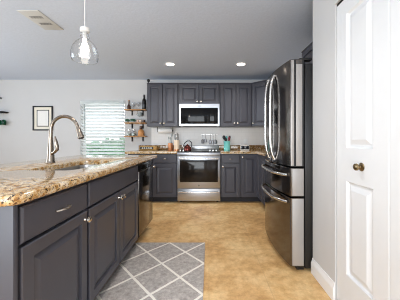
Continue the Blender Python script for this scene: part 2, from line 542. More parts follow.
# garden outside the window
lawn = MB().box(-14, 6, YW + 0.3, 13, -0.2, -0.1).build('lawn', M['lawn'], smooth=0)
structure(lawn, 'pale green lawn outside the window')
hb = bmesh.new()
bmesh.ops.create_grid(hb, x_segments=1, y_segments=1, size=1)
hb.free()
hg = MB()
for k in range(220):
    x = random.uniform(-9, 2.5); zz = random.uniform(-0.1, 1.2); y = 11 + random.uniform(-0.35, 0.35)
    r = random.uniform(0.12, 0.3)
    t = bmesh.new()
    bmesh.ops.create_icosphere(t, subdivisions=1, radius=r)
    for vv in t.verts: vv.co *= random.uniform(0.75, 1.2)
    hg._merge(t, Matrix.Translation((x, y, zz)))
hg.box(-9, 2.5, 10.8, 11.2, -0.1, 1.0)
hedge = hg.build('hedge', M['hedge'], smooth=0, weld=False)
tag(hedge, 'green hedge across the lawn outside the window', 'hedge'); hedge['kind'] = 'stuff'

# unseen window and door frames added to go with the fill lights
for nm, box in (('fill_window_frame', [(XL - 0.07, XL - 0.03, 0.1, 3.1)]),):
    f = MB()
    for (ya, yb) in ((0.101, 0.15), (1.575, 1.625), (3.05, 3.099)): f.box(XL - 0.075, XL - 0.025, ya, yb, 0.451, 2.249)
    for (za, zb) in ((0.451, 0.5), (2.2, 2.249)): f.box(XL - 0.075, XL - 0.025, 0.15, 3.05, za, zb)
    structure(f.build(nm, M['white'], smooth=0), 'unseen white window frame added around the side fill light')
f = MB()
for (xa, xb) in ((-2.699, -2.63), (-1.14, -1.06), (0.43, 0.499)): f.box(xa, xb, YN - 0.075, YN - 0.025, 0.001, 2.249)
for (za, zb) in ((0.001, 0.06), (2.19, 2.249)): f.box(-2.63, 0.43, YN - 0.075, YN - 0.025, za, zb)
structure(f.build('fill_door_frame', M['white'], smooth=0), 'unseen white door frame added around the rear fill light')

# ------------------------------------------------------------------ cabinets (local: front towards -y at y=0, body behind, base at z=0)
def knob_mb(x, z, y):
    return MB().lathe([(0, 0), (0.010, 0), (0.009, -0.004), (0.007, -0.012), (0.015, -0.017), (0.019, -0.024), (0.018, -0.031), (0.010, -0.036), (0, -0.0365)], (x, y - 0.0003, z), 16, 'y')
def pull_mb(x, z, y, w):
    pts = []
    for k in range(13):
        s = -1 + 2 * k / 12
        pts.append((x + s * w / 2, y - 0.012 - 0.018 * (1 - s * s), z))
    rr = [0.0042 + 0.0022 * (1 - abs(-1 + 2 * k / 12)) for k in range(13)]
    m_ = MB().tube(pts, rr, 10)
    for s in (-0.78, 0.78):
        m_.tube([(x + s * w / 2, y - 0.0003, z), (x + s * w / 2, y - 0.02, z)], 0.0045, 8)
    return m_
def cab_front(root, x0, x1, z0, z1, knob=None, pull=None, name='door', panel=True, stile=0.058, handle=True):
    pn = []
    if panel: pn = [(x0 + stile, x1 - stile, z0 + stile, z1 - stile)]
    if name == 'drawer': rings = ((0, 0),)
    d = MB().slab(x0, x1, z0, z1, 0.026, pn, y=-0.0005, ch=0.004 if name == 'door' else 0.007).build(name, M['cab'], root, smooth=0)
    if knob: knob_mb(knob[0], knob[1], -0.0265).build('knob', M['nickel'], d)
    if pull: pull_mb((x0 + x1) / 2, (z0 + z1) / 2, -0.0265, pull).build('pull', M['nickel'], d)
    return d
def base_body(root, w, depth=0.6, top=0.874, hollow=False):
    m_ = MB()
    if hollow:
        m_.box(-w / 2, w / 2, 0, 0.018, 0.1, top)
        m_.box(-w / 2, -w / 2 + 0.018, 0.018, depth, 0.1, top).box(w / 2 - 0.018, w / 2, 0.018, depth, 0.1, top)
        m_.box(-w / 2 + 0.018, w / 2 - 0.018, depth - 0.012, depth, 0.1, top).box(-w / 2 + 0.018, w / 2 - 0.018, 0.018, depth - 0.012, 0.1, 0.118)
        m_.build('body', M['cab'], root, smooth=0, weld=False)
    else:
        m_.box(-w / 2, w / 2, 0, depth, 0.1, top).build('body', M['cab'], root, smooth=0)
    MB().box(-w / 2, w / 2, 0.07, depth, 0.0005, 0.0995).build('toe_kick', M['kick'], root, smooth=0)
def drawer_base(label, w, loc, rz, knob_side, group, pull=0.10, knob_drop=0.045):
    r = thing('base_cabinet', label, 'cabinet', loc, rz, group)
    base_body(r, w)
    a = w / 2 - 0.012
    cab_front(r, -a, a, 0.712, 0.858, pull=pull, name='drawer', panel=False)
    cab_front(r, -a, a, 0.106, 0.698, knob=(knob_side * (a - 0.028), 0.698 - knob_drop))
    return r

# island run, faces towards +x
XF = -0.735
G_I = 'base cabinets under the island counter'
def island_loc(y0, y1): return (XF - 0.02, (y0 + y1) / 2, 0)
RI = PI / 2
drawer_base('dark slate island cabinet with one drawer over one door, nearest the rounded counter corner', 1.359 - 0.866, island_loc(0.866, 1.359), RI, 1, G_I, pull=0.115)
r = thing('sink_base_cabinet', 'wide dark slate island cabinet with double doors under the sink', 'cabinet', island_loc(1.361, 2.325), RI, G_I)
w = 2.325 - 1.361
base_body(r, w, hollow=True)
a = w / 2 - 0.012
cab_front(r, -a, a, 0.712, 0.858, name='false_drawer_front', panel=False)
cab_front(r, -a, -0.006, 0.106, 0.698, knob=(-0.030, 0.655))
cab_front(r, 0.006, a, 0.106, 0.698, knob=(0.030, 0.655))

# dishwasher
DW0, DW1 = 2.330, 2.900
r = thing('dishwasher', 'stainless steel dishwasher built into the far end of the island', 'dishwasher', (XF - 0.02, (DW0 + DW1) / 2, 0), RI)
w = DW1 - DW0
MB().box(-w / 2 + 0.002, w / 2 - 0.002, 0.0, 0.58, 0.1, 0.868).build('tub', M['black'], r, smooth=0)
MB().box(-w / 2 + 0.002, w / 2 - 0.002, 0.06, 0.58, 0.0005, 0.0995).build('toe_kick', M['black'], r, smooth=0)
MB().box(-w / 2 + 0.006, w / 2 - 0.006, -0.03, -0.0005, 0.105, 0.79, 0.004).build('door', M['fridge'], r)
MB().box(-w / 2 + 0.006, w / 2 - 0.006, -0.022, -0.0005, 0.793, 0.862, 0.004).build('control_panel', M['blackglass'], r)

# island end and back panels
tag(MB().box(-1.37, XF + 0.002, 0.842, 0.864, 0.0005, 0.874, 0.003).build('island_end_panel', M['cab']), 'dark slate side panel under the rounded counter corner', 'panel')
tag(MB().box(-1.40, -1.378, 0.842, 2.925, 0.0005, 0.874, 0.003).build('island_back_panel', M['cab']), 'dark slate back panel of the island facing the living room', 'panel')
tag(MB().box(-1.375, XF - 0.075, 2.904, 2.925, 0.0005, 0.874, 0.003).build('island_far_panel', M['cab']), 'dark slate panel closing the island beyond the dishwasher', 'panel')

# island worktop with the sink cut-out
SX0, SX1, SY0, SY1 = -1.27, -0.92, 1.52, 2.25
CX0, CX1, CY0, CY1 = -1.785, -0.758 + 0.04, 0.815, 3.10
CX1 = -0.708
def ctr_loop(i, z): return [(x, y, z) for x, y in rrect(CX0 + i, CX1 - i, CY0 + i, CY1 - i, [0.09 - i, 0.06 - i, 0.03 - i, 0.05 - i], 8)]
def hole_loop(i, z): return [(x, y, z) for x, y in rrect(SX0 + i, SX1 - i, SY0 + i, SY1 - i, 0.07 - i, 8)]
wt = MB()
outs = [(0.012, 0.915), (0.004, 0.911), (0.0, 0.902), (0.0, 0.888), (0.004, 0.879), (0.010, 0.875)]
wt.loft([ctr_loop(i, z) for i, z in outs], False, False)
wt.loft([hole_loop(i, z) for i, z in ((-0.006, 0.915), (-0.001, 0.912), (0, 0.906), (0, 0.875))], False, False)
for z, io, ih in ((0.915, 0.012, -0.006), (0.875, 0.010, 0)):
    t = bmesh.new()
    es = []
    for lp in (ctr_loop(io, z), hole_loop(ih, z)):
        vs = [t.verts.new(p) for p in lp]
        for k in range(len(vs)): es.append(t.edges.new((vs[k], vs[(k + 1) % len(vs)])))
    bmesh.ops.triangle_fill(t, edges=es, use_beauty=True)
    wt._merge(t)
tag(wt.build('island_countertop', M['granite']), 'gold and cream granite island countertop with a rounded corner and sink cut-out', 'countertop')

# undermount sink
r = thing('kitchen_sink', 'stainless undermount sink set into the island countertop', 'sink', ((SX0 + SX1) / 2, (SY0 + SY1) / 2, 0.65))
def sk(i, z):
    a, b2 = (SX1 - SX0) / 2 + 0.012 - i, (SY1 - SY0) / 2 + 0.012 - i
    return [(x, y, z) for x, y in rrect(-a, a, -b2, b2, max(0.02, 0.075 - i), 6)]
MB().loft([sk(-0.02, 0.2235), sk(0, 0.2235), sk(0.003, 0.20), sk(0.008, 0.04), sk(0.03, 0.012), sk(0.06, 0.008), sk(0.05, 0.0), sk(0.02, 0.002), sk(-0.001, 0.03), sk(-0.004, 0.21), sk(-0.02, 0.219)], False, False)\
    .loft([sk(0.06, 0.008)], False, True).build('bowl', M['sinksteel'], r)
MB().lathe([(0, 0.009), (0.042, 0.009), (0.045, 0.012), (0.03, 0.0135), (0.028, 0.010), (0, 0.010)], (0, 0.0, 0.0)).build('drain', M['nickel'], r)

# faucet
FX, FY = -1.408, 2.0
r = thing('kitchen_faucet', 'brushed nickel gooseneck faucet with pull-down spray beside the sink', 'faucet', (FX, FY, 0.9153))
MB().lathe([(0, 0), (0.036, 0), (0.037, 0.006), (0.033, 0.014), (0.031, 0.03), (0.027, 0.09), (0.022, 0.16), (0.0195, 0.20), (0.019, 0.225), (0, 0.225)]).build('body', M['faucet'], r)
pts = [(0, 0, 0.222), (0.002, 0, 0.29)]
R, zc, xc = 0.118, 0.297, 0.122
for k in range(0, 17):
    a = PI - k / 16 * math.radians(166)
    pts.append((xc + R * math.cos(a), 0, zc + R * math.sin(a)))
MB().tube(pts, [0.0165] * 2 + [0.0150] * 17, 16).build('spout', M['faucet'], r)
e = Vector(pts[-1]); dr = (Vector(pts[-1]) - Vector(pts[-2])).normalized()
sp_ = MB().tube([e + dr * t for t in (0.0005, 0.012, 0.016, 0.055, 0.09, 0.108, 0.11)], [0.016, 0.017, 0.0185, 0.021, 0.0265, 0.028, 0.024], 18)
sp_.build('spray_head', M['faucet'], r)
tp = e + dr * 0.1105
MB().tube([tp, tp + dr * 0.004], 0.021, 16).build('nozzle', M['black'], r)
MB().tube([(0.016, -0.012, 0.085), (0.05, -0.022, 0.098), (0.078, -0.03, 0.125)], [0.014, 0.013, 0.016], 12).build('handle_stem', M['faucet'], r)
MB().tube([(0.079, -0.03, 0.118), (0.077, -0.032, 0.15), (0.070, -0.034, 0.19), (0.060, -0.036, 0.235)], [0.013, 0.017, 0.014, 0.008], 12).build('lever', M['faucet'], r)

UZT = 1.379
# ------------------------------------------------------------------ back wall base run
YB = 4.0             # face of the doors
G_B = 'base cabinets along the back wall'
def bx(px): return (px - HX) / 56.25
RNG0, RNG1 = -0.562, 0.203
drawer_base('charcoal base cabinet with drawer and door immediately left of the range', 0.44, (-0.785, YB + 0.02, 0), 0, -1, G_B, pull=0.07)
drawer_base('charcoal base cabinet at the counter end, mostly hidden behind the island', 0.44, (-1.228, YB + 0.02, 0), 0, 1, G_B, pull=0.07)
drawer_base('charcoal base cabinet with drawer and door immediately right of the range', 0.352, (0.384, YB + 0.02, 0), 0, -1, G_B, pull=0.06)
# corner cabinet with a bifold lazy-susan door
r = thing('corner_base_cabinet', 'charcoal corner base cabinet with folding door near the refrigerator', 'cabinet', (0.563, YB + 0.02, 0), 0, G_B)
cw = 0.885 - 0.563
m_ = MB().prism([(0, 0), (cw, 0), (cw, -0.30), (XR - 0.565, -0.30), (XR - 0.565, 0.6), (0, 0.6)], 0.1, 0.874)
m_.build('body', M['cab'], r, smooth=0)
MB().prism([(0, 0.07), (cw + 0.07, 0.07), (cw + 0.07, -0.30), (XR - 0.565, -0.30), (XR - 0.565, 0.6), (0, 0.6)], 0.0005, 0.0995).build('toe_kick', M['kick'], r, smooth=0)
cab_front(r, 0.012, cw - 0.022, 0.106, 0.858, knob=(0.035, 0.815))
d = MB().slab(0.022, 0.29, 0.106, 0.858, 0.026, [(0.08, 0.232, 0.164, 0.80)], y=-0.0005, ch=0.004).build('door', M['cab'], r, (cw, 0, 0), (0, 0, -PI / 2), smooth=0)
# right-hand run between the corner and the refrigerator
r = thing('base_cabinet', 'charcoal base cabinet tucked between the corner and the refrigerator', 'cabinet', (0.885, 3.255, 0), -PI / 2, G_B)
base_body(r, 0.92)
cab_front(r, -0.448, -0.002, 0.106, 0.858, knob=(-0.03, 0.81)); cab_front(r, 0.002, 0.448, 0.106, 0.858, knob=(0.03, 0.81))

# back worktop: left of the range, right of the range with the corner
cl = MB()
p0 = [(-1.49, YB - 0.02), (RNG0 - 0.002, YB - 0.02), (RNG0 - 0.002, YW - 0.002), (-1.49, YW - 0.002)]
cl.box(-1.49, RNG0 - 0.002, YB - 0.02, YW - 0.002, 0.875, 0.915, 0.008, 3)
tag(cl.build('back_countertop', M['granite']), 'gold granite countertop along the back wall left of the range', 'countertop')
cr_ = MB().prism([(RNG1 + 0.002, YB - 0.02), (0.85, YB - 0.02), (0.85, 2.80), (XR - 0.002, 2.80), (XR - 0.002, YW - 0.002), (RNG1 + 0.002, YW - 0.002)], 0.875, 0.915)
bmesh.ops.bevel(cr_.bm, geom=list(cr_.bm.edges), offset=0.006, segments=2, affect='EDGES')
tag(cr_.build('back_countertop', M['granite']), 'gold granite countertop turning the corner between range and refrigerator', 'countertop')
structure(MB().box(-1.19, XR - 0.001, YW - 0.008, YW - 0.0005, 0.917, UZT).build('wall_tile', M['tile'], smooth=0), 'white tiled wall between counter and wall cabinets')
tag(MB().box(-1.45, RNG0 - 0.002, YW - 0.030, YW - 0.0085, 0.9153, 1.015, 0.004).build('backsplash', M['granite_splash']), 'low brown granite backsplash left of the range', 'backsplash')
tag(MB().box(RNG1 + 0.002, XR - 0.024, YW - 0.030, YW - 0.0085, 0.9153, 1.015, 0.004).build('backsplash', M['granite_splash']), 'low brown granite backsplash behind the teal crock', 'backsplash')

# ------------------------------------------------------------------ range
r = thing('kitchen_range', 'stainless steel slide-in range with black oven window', 'range', ((RNG0 + RNG1) / 2, YB, 0))
hw = (RNG1 - RNG0) / 2 - 0.001
MB().box(-hw, hw, 0.03, 0.648, 0.03, 0.90).build('body', M['steel'], r, smooth=0)
for sx in (-1, 1):
    for sy in (0.08, 0.6): MB().lathe([(0, 0.0005), (0.018, 0.0005), (0.018, 0.0298), (0, 0.0298)], (sx * (hw - 0.05), sy, 0), 10).build('foot', M['black'], r)
MB().box(-hw, hw, -0.01, 0.60, 0.9005, 0.918, 0.004).build('cooktop', M['blackglass'], r)
MB().box(-hw, hw, 0.603, 0.648, 0.9005, 1.012, 0.006).build('rear_guard', M['sinksteel'], r)
MB().box(-hw, hw, -0.022, 0.029, 0.838, 0.8998, 0.006).build('control_panel', M['steel'], r)
for x in (-0.335, -0.28, 0.20, 0.255, 0.31):
    MB().lathe([(0, 0), (0.021, 0), (0.021, 0.004), (0.016, 0.006), (0.015, 0.026), (0.011, 0.03), (0, 0.031)], (x, 0.05, 0.9182), 16).build('knob', M['copper'] if False else M['steel_h'], r)
for x, y, q in ((-0.19, 0.17, 0.09), (0.19, 0.2, 0.11), (-0.19, 0.44, 0.08), (0.19, 0.45, 0.08)):
    MB().lathe([(q - 0.004, 0.0), (q, 0.0), (q, 0.0006), (q - 0.004, 0.0006)], (x, y, 0.9181), 28, closed=True).build('burner_ring', M['greymug'], r)
od = MB().box(-hw + 0.003, hw - 0.003, -0.02, 0.0295, 0.262, 0.834, 0.006).build('oven_door', M['steel'], r)
MB().box(-hw + 0.045, hw - 0.045, -0.0225, -0.0202, 0.375, 0.765, 0.001).build('window', M['ovenglass'], od)
h = MB().tube([(-hw + 0.03, -0.058, 0.795), (-hw * 0.4, -0.066, 0.797), (hw * 0.4, -0.066, 0.797), (hw - 0.03, -0.058, 0.795)], 0.0115, 12)
for s in (-1, 1): h.tube([(s * (hw - 0.05), -0.0203, 0.795), (s * (hw - 0.05), -0.056, 0.795)], 0.010, 10)
h.build('handle', M['steel_h'], od)
bd = MB().lathe([(0, 0), (0.016, 0), (0.016, -0.0015), (0.0135, -0.002), (0, -0.002)], (0, -0.0202, 0.315), 20, 'y').build('badge', M['greymug'], od)
dwr = MB().box(-hw + 0.003, hw - 0.003, -0.02, 0.0295, 0.045, 0.252, 0.006).build('drawer', M['steel'], r)
h = MB().tube([(-hw + 0.03, -0.05, 0.205), (-hw * 0.4, -0.062, 0.200), (hw * 0.4, -0.062, 0.200), (hw - 0.03, -0.05, 0.205)], 0.0115, 12)
for s in (-1, 1): h.tube([(s * (hw - 0.05), -0.0203, 0.205), (s * (hw - 0.05), -0.05, 0.205)], 0.010, 10)
h.build('handle', M['steel_h'], dwr)

# ------------------------------------------------------------------ upper cabinets
YU, UZ0, UZ1 = 4.31, 1.38, 2.216
G_U = 'wall cabinets along the back wall'
def upper(label, x0, x1, z0, knobs_z, loc=None, rz=0, depth=0.325, crown=True):
    w = x1 - x0
    r = thing('wall_cabinet', label, 'cabinet', loc or ((x0 + x1) / 2, YU + 0.02, z0), rz, G_U)
    H = UZ1 - z0
    MB().box(-w / 2, w / 2, 0, depth, 0, H).build('body', M['cab'], r, smooth=0)
    a = w / 2 - 0.015
    st = 0.052
    cab_front(r, -a, -0.006, 0.006, H - 0.03, knob=(-0.032, knobs_z), stile=st)
    cab_front(r, 0.006, a, 0.006, H - 0.03, knob=(0.032, knobs_z), stile=st)
    cw_ = [(-0.0005, H - 0.026), (-0.008, H - 0.026), (-0.024, H - 0.004), (-0.024, H - 0.0), (-0.0005, H)]
    MB().loft([[(x, y, z) for y, z in cw_] for x in (-w / 2, w / 2)]).build('crown_moulding', M['cab'], r, smooth=0)
    return r
upper('charcoal double-door wall cabinet beside the open wooden shelves', -1.192, -0.586, UZ0, 0.06)
upper('short charcoal double-door wall cabinet directly above the microwave', -0.582, 0.204, 1.805, 0.05)
upper('tall charcoal double-door wall cabinet above the teal utensil crock', 0.208, 0.826, UZ0, 0.06)
# diagonal corner cabinet
r = thing('corner_wall_cabinet', 'angled charcoal corner wall cabinet beside the refrigerator doors', 'cabinet', (0.829, YU + 0.02, UZ0), 0, G_U)
H = UZ1 - UZ0
e_ = 0.32
MB().prism([(0, 0), (e_, -e_), (XR - 0.831, -e_), (XR - 0.831, 0.325), (0, 0.325)], 0, H).build('body', M['cab'], r, smooth=0)
dl = e_ * math.sqrt(2)
d = MB().slab(0.02, dl - 0.02, 0.006, H - 0.03, 0.026, [(0.075, dl - 0.075, 0.06, H - 0.085)], y=-0.0005, ch=0.004).build('door', M['cab'], r, (0, 0, 0), (0, 0, -PI / 4), smooth=0)
knob_mb(0.05, 0.06, -0.0265).build('knob', M['nickel'], d)
cw_ = [(-0.0005, H - 0.026), (-0.008, H - 0.026), (-0.024, H - 0.004), (-0.024, H - 0.0), (-0.0005, H)]
MB().loft([[(x, y, z) for y, z in cw_] for x in (0, dl)]).build('crown_moulding', M['cab'], r, (0, 0, 0), (0, 0, -PI / 4), smooth=0)
# cabinet above the refrigerator
upper('charcoal wall cabinet above the refrigerator, close to the pantry wall', 0, 0.90, 1.87, 0.05, loc=(1.175, 2.355, 1.87), rz=-PI / 2, depth=0.31)

# microwave
MZ0, MZ1 = 1.388, 1.800
r = thing('microwave', 'stainless over-the-range microwave with black glass door', 'microwave', (-0.182, 4.245, MZ0))
hw = 0.379
H = MZ1 - MZ0
MB().box(-hw, hw, 0.02, 0.41, 0, H).build('body', M['steel'], r, smooth=0)
fm = MB()
fm.box(-hw, hw, -0.018, 0.0195, 0, 0.035).box(-hw, hw, -0.018, 0.0195, H - 0.075, H).box(-hw, -hw + 0.03, -0.018, 0.0195, 0.035, H - 0.075).box(hw - 0.03, hw, -0.018, 0.0195, 0.035, H - 0.075)
fm.build('front_frame', M['steel'], r, smooth=0)
MB().box(-hw + 0.0305, hw - 0.0305, -0.014, 0.0195, 0.0355, H - 0.0755, 0.002).build('glass_door', M['blackglass'], r)
MB().box(0.20, 0.345, -0.0155, -0.0142, 0.05, H - 0.09, 0.0004).build('keypad', M['blackglass'], r)
MB().box(-0.035, 0.035, -0.0195, -0.0182, H - 0.05, H - 0.034, 0.0004).build('badge', M['greymug'], r)
MB().box(-hw + 0.05, hw - 0.05, 0.05, 0.3, -0.004, -0.0003).build('vent_grille', M['black'], r, smooth=0)

# ------------------------------------------------------------------ refrigerator (front towards -x)
FY0, FY1 = 1.912, 2.775
r = thing('refrigerator', 'tall stainless french-door refrigerator with two drawers', 'refrigerator', (0, 0, 0))
yc, hf = (FY0 + FY1) / 2, (FY1 - FY0) / 2
XE, BULGE = 0.690, 0.042
def fx(y): return XE - BULGE * (1 - ((y - yc) / hf) ** 2)
XBK = 0.808
def door_plan(y0, y1, n=10, rc0=0.012, rc1=0.012):
    pl = []
    for k in range(5):                             # rounded front corner at y0
        a = k / 4 * PI / 2
        pl.append((fx(y0) + rc0 * (1 - math.sin(a)), y0 + rc0 * (1 - math.cos(a))))
    for k in range(1, n):
        y = y0 + rc0 + (y1 - rc1 - y0 - rc0) * k / n
        pl.append((fx(y), y))
    for k in range(5):
        a = k / 4 * PI / 2
        pl.append((fx(y1) + rc1 * (1 - math.cos(a)), y1 - rc1 * (1 - math.sin(a))))
    pl += [(XBK, y1), (XBK, y0)]
    return pl
MB().box(XBK + 0.012, XR - 0.03, FY0 + 0.01, FY1 - 0.01, 0.02, 1.775, 0.006).build('body', M['black'], r)
MB().box(XBK - 0.05, XBK + 0.011, FY0 + 0.03, FY1 - 0.03, 0.0005, 0.04).build('toe_grille', M['black'], r, smooth=0)
def fdoor(name, y0, y1, z0, z1):
    pl = door_plan(y0, y1)
    cx, cy = XBK, (y0 + y1) / 2
    lps = []
    for z, s in ((z0, 0.004), (z0 + 0.004, 0), (z1 - 0.004, 0), (z1, 0.004)):
        lps.append([(x + (s if x < XBK - 0.001 else 0), y + (s if y < cy else -s), z) for x, y in pl])
    return MB().loft(lps).build(name, M['fridge'], r, smooth=40)
D1 = fdoor('door', FY0, yc - 0.003, 0.893, 1.807)
D2 = fdoor('door', yc + 0.003, FY1, 0.893, 1.807)
W1 = fdoor('drawer', FY0, FY1, 0.638, 0.882)
W2 = fdoor('drawer', FY0, FY1, 0.045, 0.627)
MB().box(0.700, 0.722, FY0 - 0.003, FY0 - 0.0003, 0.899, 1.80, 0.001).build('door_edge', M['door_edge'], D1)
MB().box(0.7223, 0.7395, FY0 - 0.002, FY0 - 0.0003, 0.895, 1.805).build('gasket', M['black'], D1, smooth=0)
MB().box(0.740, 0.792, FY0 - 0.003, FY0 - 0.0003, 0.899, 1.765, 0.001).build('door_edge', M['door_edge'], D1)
MB().box(0.7923, XBK, FY0 - 0.002, FY0 - 0.0003, 0.895, 1.805).build('gasket', M['black'], D1, smooth=0)
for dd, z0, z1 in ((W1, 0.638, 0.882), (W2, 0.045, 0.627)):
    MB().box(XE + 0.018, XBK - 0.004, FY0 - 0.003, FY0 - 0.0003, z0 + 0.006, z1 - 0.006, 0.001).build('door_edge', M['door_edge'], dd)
for dd, y in ((D1, 2.225), (D2, 2.405)):
    pts, rr = [], []
    for k in range(19):
        s = -1 + 2 * k / 18
        pts.append((fx(y) - 0.004 - 0.040 * (1 - abs(s) ** 6), y, 1.345 + s * 0.415))
        rr.append(0.0135)
    MB().tube(pts, rr, 12).build('handle', M['steel_h'], dd)
for dd, z in ((W1, 0.818), (W2, 0.585)):
    pts = []
    for k in range(23):
        s = -1 + 2 * k / 22
        y = yc + s * (hf - 0.035)
        pts.append((fx(y) - 0.004 - 0.05 * (1 - abs(s) ** 5), y, z))
    MB().tube(pts, 0.0135, 12).build('handle', M['steel_h'], dd)
for y in (FY0 + 0.05, FY1 - 0.05):
    MB().box(XBK - 0.03, XBK + 0.08, y - 0.03, y + 0.03, 1.8075, 1.825, 0.004).build('hinge_cover', M['black'], r)

# ------------------------------------------------------------------ rug
rx0, rx1, ry0, ry1 = -0.800, -0.042, 0.80, 2.440
rug = MB().box(rx0 + 0.425, rx1 + 0.425, ry0 - 2.435, ry1 - 2.435, 0.0, 0.009, 0.003)
tag(rug.build('runner_rug', M['rug'], loc=(-0.425, 2.435, 0.0006)), 'grey runner rug with cream diamond trellis on the tile floor', 'rug')

# ------------------------------------------------------------------ ceiling fixtures
def downlight(label, x, y):
    r = thing('recessed_downlight', label, 'light', (x, y, CEIL), 0, 'recessed downlights in the kitchen ceiling')
    MB().lathe([(0.068, -0.0005), (0.085, -0.0005), (0.083, -0.006), (0.068, -0.008)], (0, 0, 0), 28, closed=True).build('trim_ring', M['white'], r)
    MB().lathe([(0, -0.001), (0.0675, -0.001), (0.0675, -0.004), (0, -0.006)], (0, 0, 0), 28).build('lens', M['lamp'], r)
    d = bpy.data.lights.new('downlight_lamp', 'SPOT')
    d.energy = 44; d.color = (1.0, 0.95, 0.90); d.spot_size = math.radians(140); d.spot_blend = 0.8; d.shadow_soft_size = 0.06
    o = bpy.data.objects.new('downlight_lamp', d); COL.objects.link(o)
    o.location = (0, 0, -0.02); o.parent = r
downlight('round recessed ceiling downlight above the range side of the aisle, left of the pair', -0.64, 3.70)
downlight('round recessed ceiling downlight in front of the tall right wall cabinet', 0.526, 3.70)

downlight('unseen fill downlight added over the near end of the aisle, above the rug', -0.15, 1.35)  # out of view, added to raise the ambient light
downlight('unseen fill downlight added over the aisle behind the viewpoint', -0.15, -0.6)  # added fill lamp, unseen
downlight('unseen fill downlight added over the dining side behind the island', -2.6, 0.6)  # another unseen lamp added for fill

v_ = thing('air_vent', 'rectangular off-white air vent in the ceiling', 'vent', (-1.745, 2.35, CEIL))
MB().box(-0.105, 0.105, -0.19, 0.19, -0.008, -0.0005, 0.003).build('frame', M['vent'], v_)
for y in (-0.075, 0.055):
    lv = MB()  # grey bars paint the shade inside the vent slots
    for k in range(8):
        x = -0.056 + 0.112 * k / 7
        lv.box(x - 0.0042, x + 0.0042, y - 0.022, y + 0.022, -0.0095, -0.0083)
    lv.build('slot_shade', M['ventdark'], v_, smooth=0)

# pendant over the sink
PX, PY = -1.06, 1.92
r = thing('pendant_lamp', 'clear glass bell pendant lamp hanging on a thin cord above the sink', 'lamp', (PX, PY, 1.795))
MB().tube([(0, 0, 0.2915), (0, 0, CEIL - 1.795 - 0.024)], 0.0035, 8).build('cord', M['white'], r)
MB().lathe([(0, CEIL - 1.7955), (0.06, CEIL - 1.7955), (0.058, CEIL - 1.808), (0.03, CEIL - 1.82), (0, CEIL - 1.82)]).build('canopy', M['white'], r)
MB().lathe([(0, 0.292), (0.010, 0.291), (0.016, 0.284), (0.034, 0.280), (0.038, 0.270), (0.038, 0.252), (0.034, 0.246), (0.020, 0.242), (0.018, 0.185), (0, 0.185)], seg=24).build('socket_cap', M['white'], r)
outer = [(0.024, 0.241), (0.030, 0.236), (0.034, 0.226), (0.030, 0.216), (0.036, 0.207), (0.038, 0.198), (0.034, 0.188), (0.050, 0.172), (0.072, 0.150), (0.090, 0.122), (0.102, 0.090), (0.108, 0.056), (0.107, 0.026), (0.097, 0.0)]
inner = [(q - 0.003, z) for q, z in outer[::-1]]
MB().lathe(outer + inner, seg=36, closed=True).build('glass_shade', M['seeded'], r)
MB().lathe([(0, 0.1845), (0.014, 0.184), (0.015, 0.160), (0.024, 0.135), (0.032, 0.100), (0.031, 0.075), (0.020, 0.052), (0, 0.044)], seg=20).build('bulb', M['bulb'], r)
d = bpy.data.lights.new('pendant_bulb', 'POINT'); d.energy = 6; d.color = (1, 0.9, 0.78); d.shadow_soft_size = 0.05
o = bpy.data.objects.new('pendant_bulb', d); COL.objects.link(o); o.location = (0, 0, 0.0); o.parent = r

# ------------------------------------------------------------------ back wall: picture, rack, shelves
r = thing('picture_frame', 'black framed print with cream mat hanging on the back wall', 'picture', (-3.432, YW - 0.002, 1.57))
w, h_ = 0.207, 0.254
f = MB()
f.box(-w, -w + 0.026, -0.022, 0, -h_, h_, 0.003).box(w - 0.026, w, -0.022, 0, -h_, h_, 0.003)
f.box(-w + 0.026, w - 0.026, -0.022, 0, -h_, -h_ + 0.026, 0.003).box(-w + 0.026, w - 0.026, -0.022, 0, h_ - 0.026, h_, 0.003)
f.build('frame', M['black'], r)
MB().box(-w + 0.027, w - 0.027, -0.008, -0.001, -h_ + 0.027, h_ - 0.027).build('mat_board', M['matboard'], r, smooth=0)
f = MB()
for s in (-1, 1):
    f.box(s * 0.120 - 0.008, s * 0.120 + 0.008, -0.0098, -0.0082, -0.173, 0.173); f.box(-0.112, 0.112, -0.0098, -0.0082, s * 0.165 - 0.008, s * 0.165 + 0.008)
f.build('mat_border', M['black'], r, smooth=0)
MB().box(-0.112, 0.112, -0.0092, -0.0082, -0.154, 0.154).build('print', M['paper'], r, smooth=0)

tag(MB().box(-4.75, -4.285, YW - 0.09, YW - 0.0005, 1.975, 1.995, 0.003).build('wall_rail', M['blackmetal']), 'short black wall rail at the upper edge of the living room wall', 'rail')
r = thing('glass_rack', 'black wall rack holding hanging goblets on the left wall end', 'rack', (-4.40, YW - 0.001, 1.68))
MB().box(-0.30, 0.252, -0.14, 0, 0.0, 0.02, 0.003).build('shelf_board', M['blackmetal'], r)
for y in (-0.12, -0.085, -0.055, -0.02):
    MB().box(-0.29, 0.242, y - 0.004, y + 0.004, -0.012, -0.0003).build('rail', M['blackmetal'], r)
def goblet(label, x):
    g = thing('goblet', label, 'goblet', (x, YW - 0.0715, 1.4295), 0, 'goblets hanging from the black rack')
    MB().lathe([(0.003, 0.108), (0.0035, 0.23), (0.03, 0.2335), (0.032, 0.2365), (0, 0.2375)], seg=16).build('stem', M['clear'], g)
    MB().lathe([(0.034, 0.0), (0.042, 0.03), (0.042, 0.06), (0.028, 0.095), (0.003, 0.1075), (0.0, 0.105), (0.026, 0.092), (0.039, 0.06), (0.039, 0.03), (0.032, 0.0)], seg=20).build('bowl', M['tealglass'], g)
    return g
g0 = goblet('teal goblet hanging upside down at the outer end of the black rack', -4.185)
copy_thing(g0, (-4.275, YW - 0.0715, 1.4295), 'teal goblet hanging upside down second from the outer end of the rack')

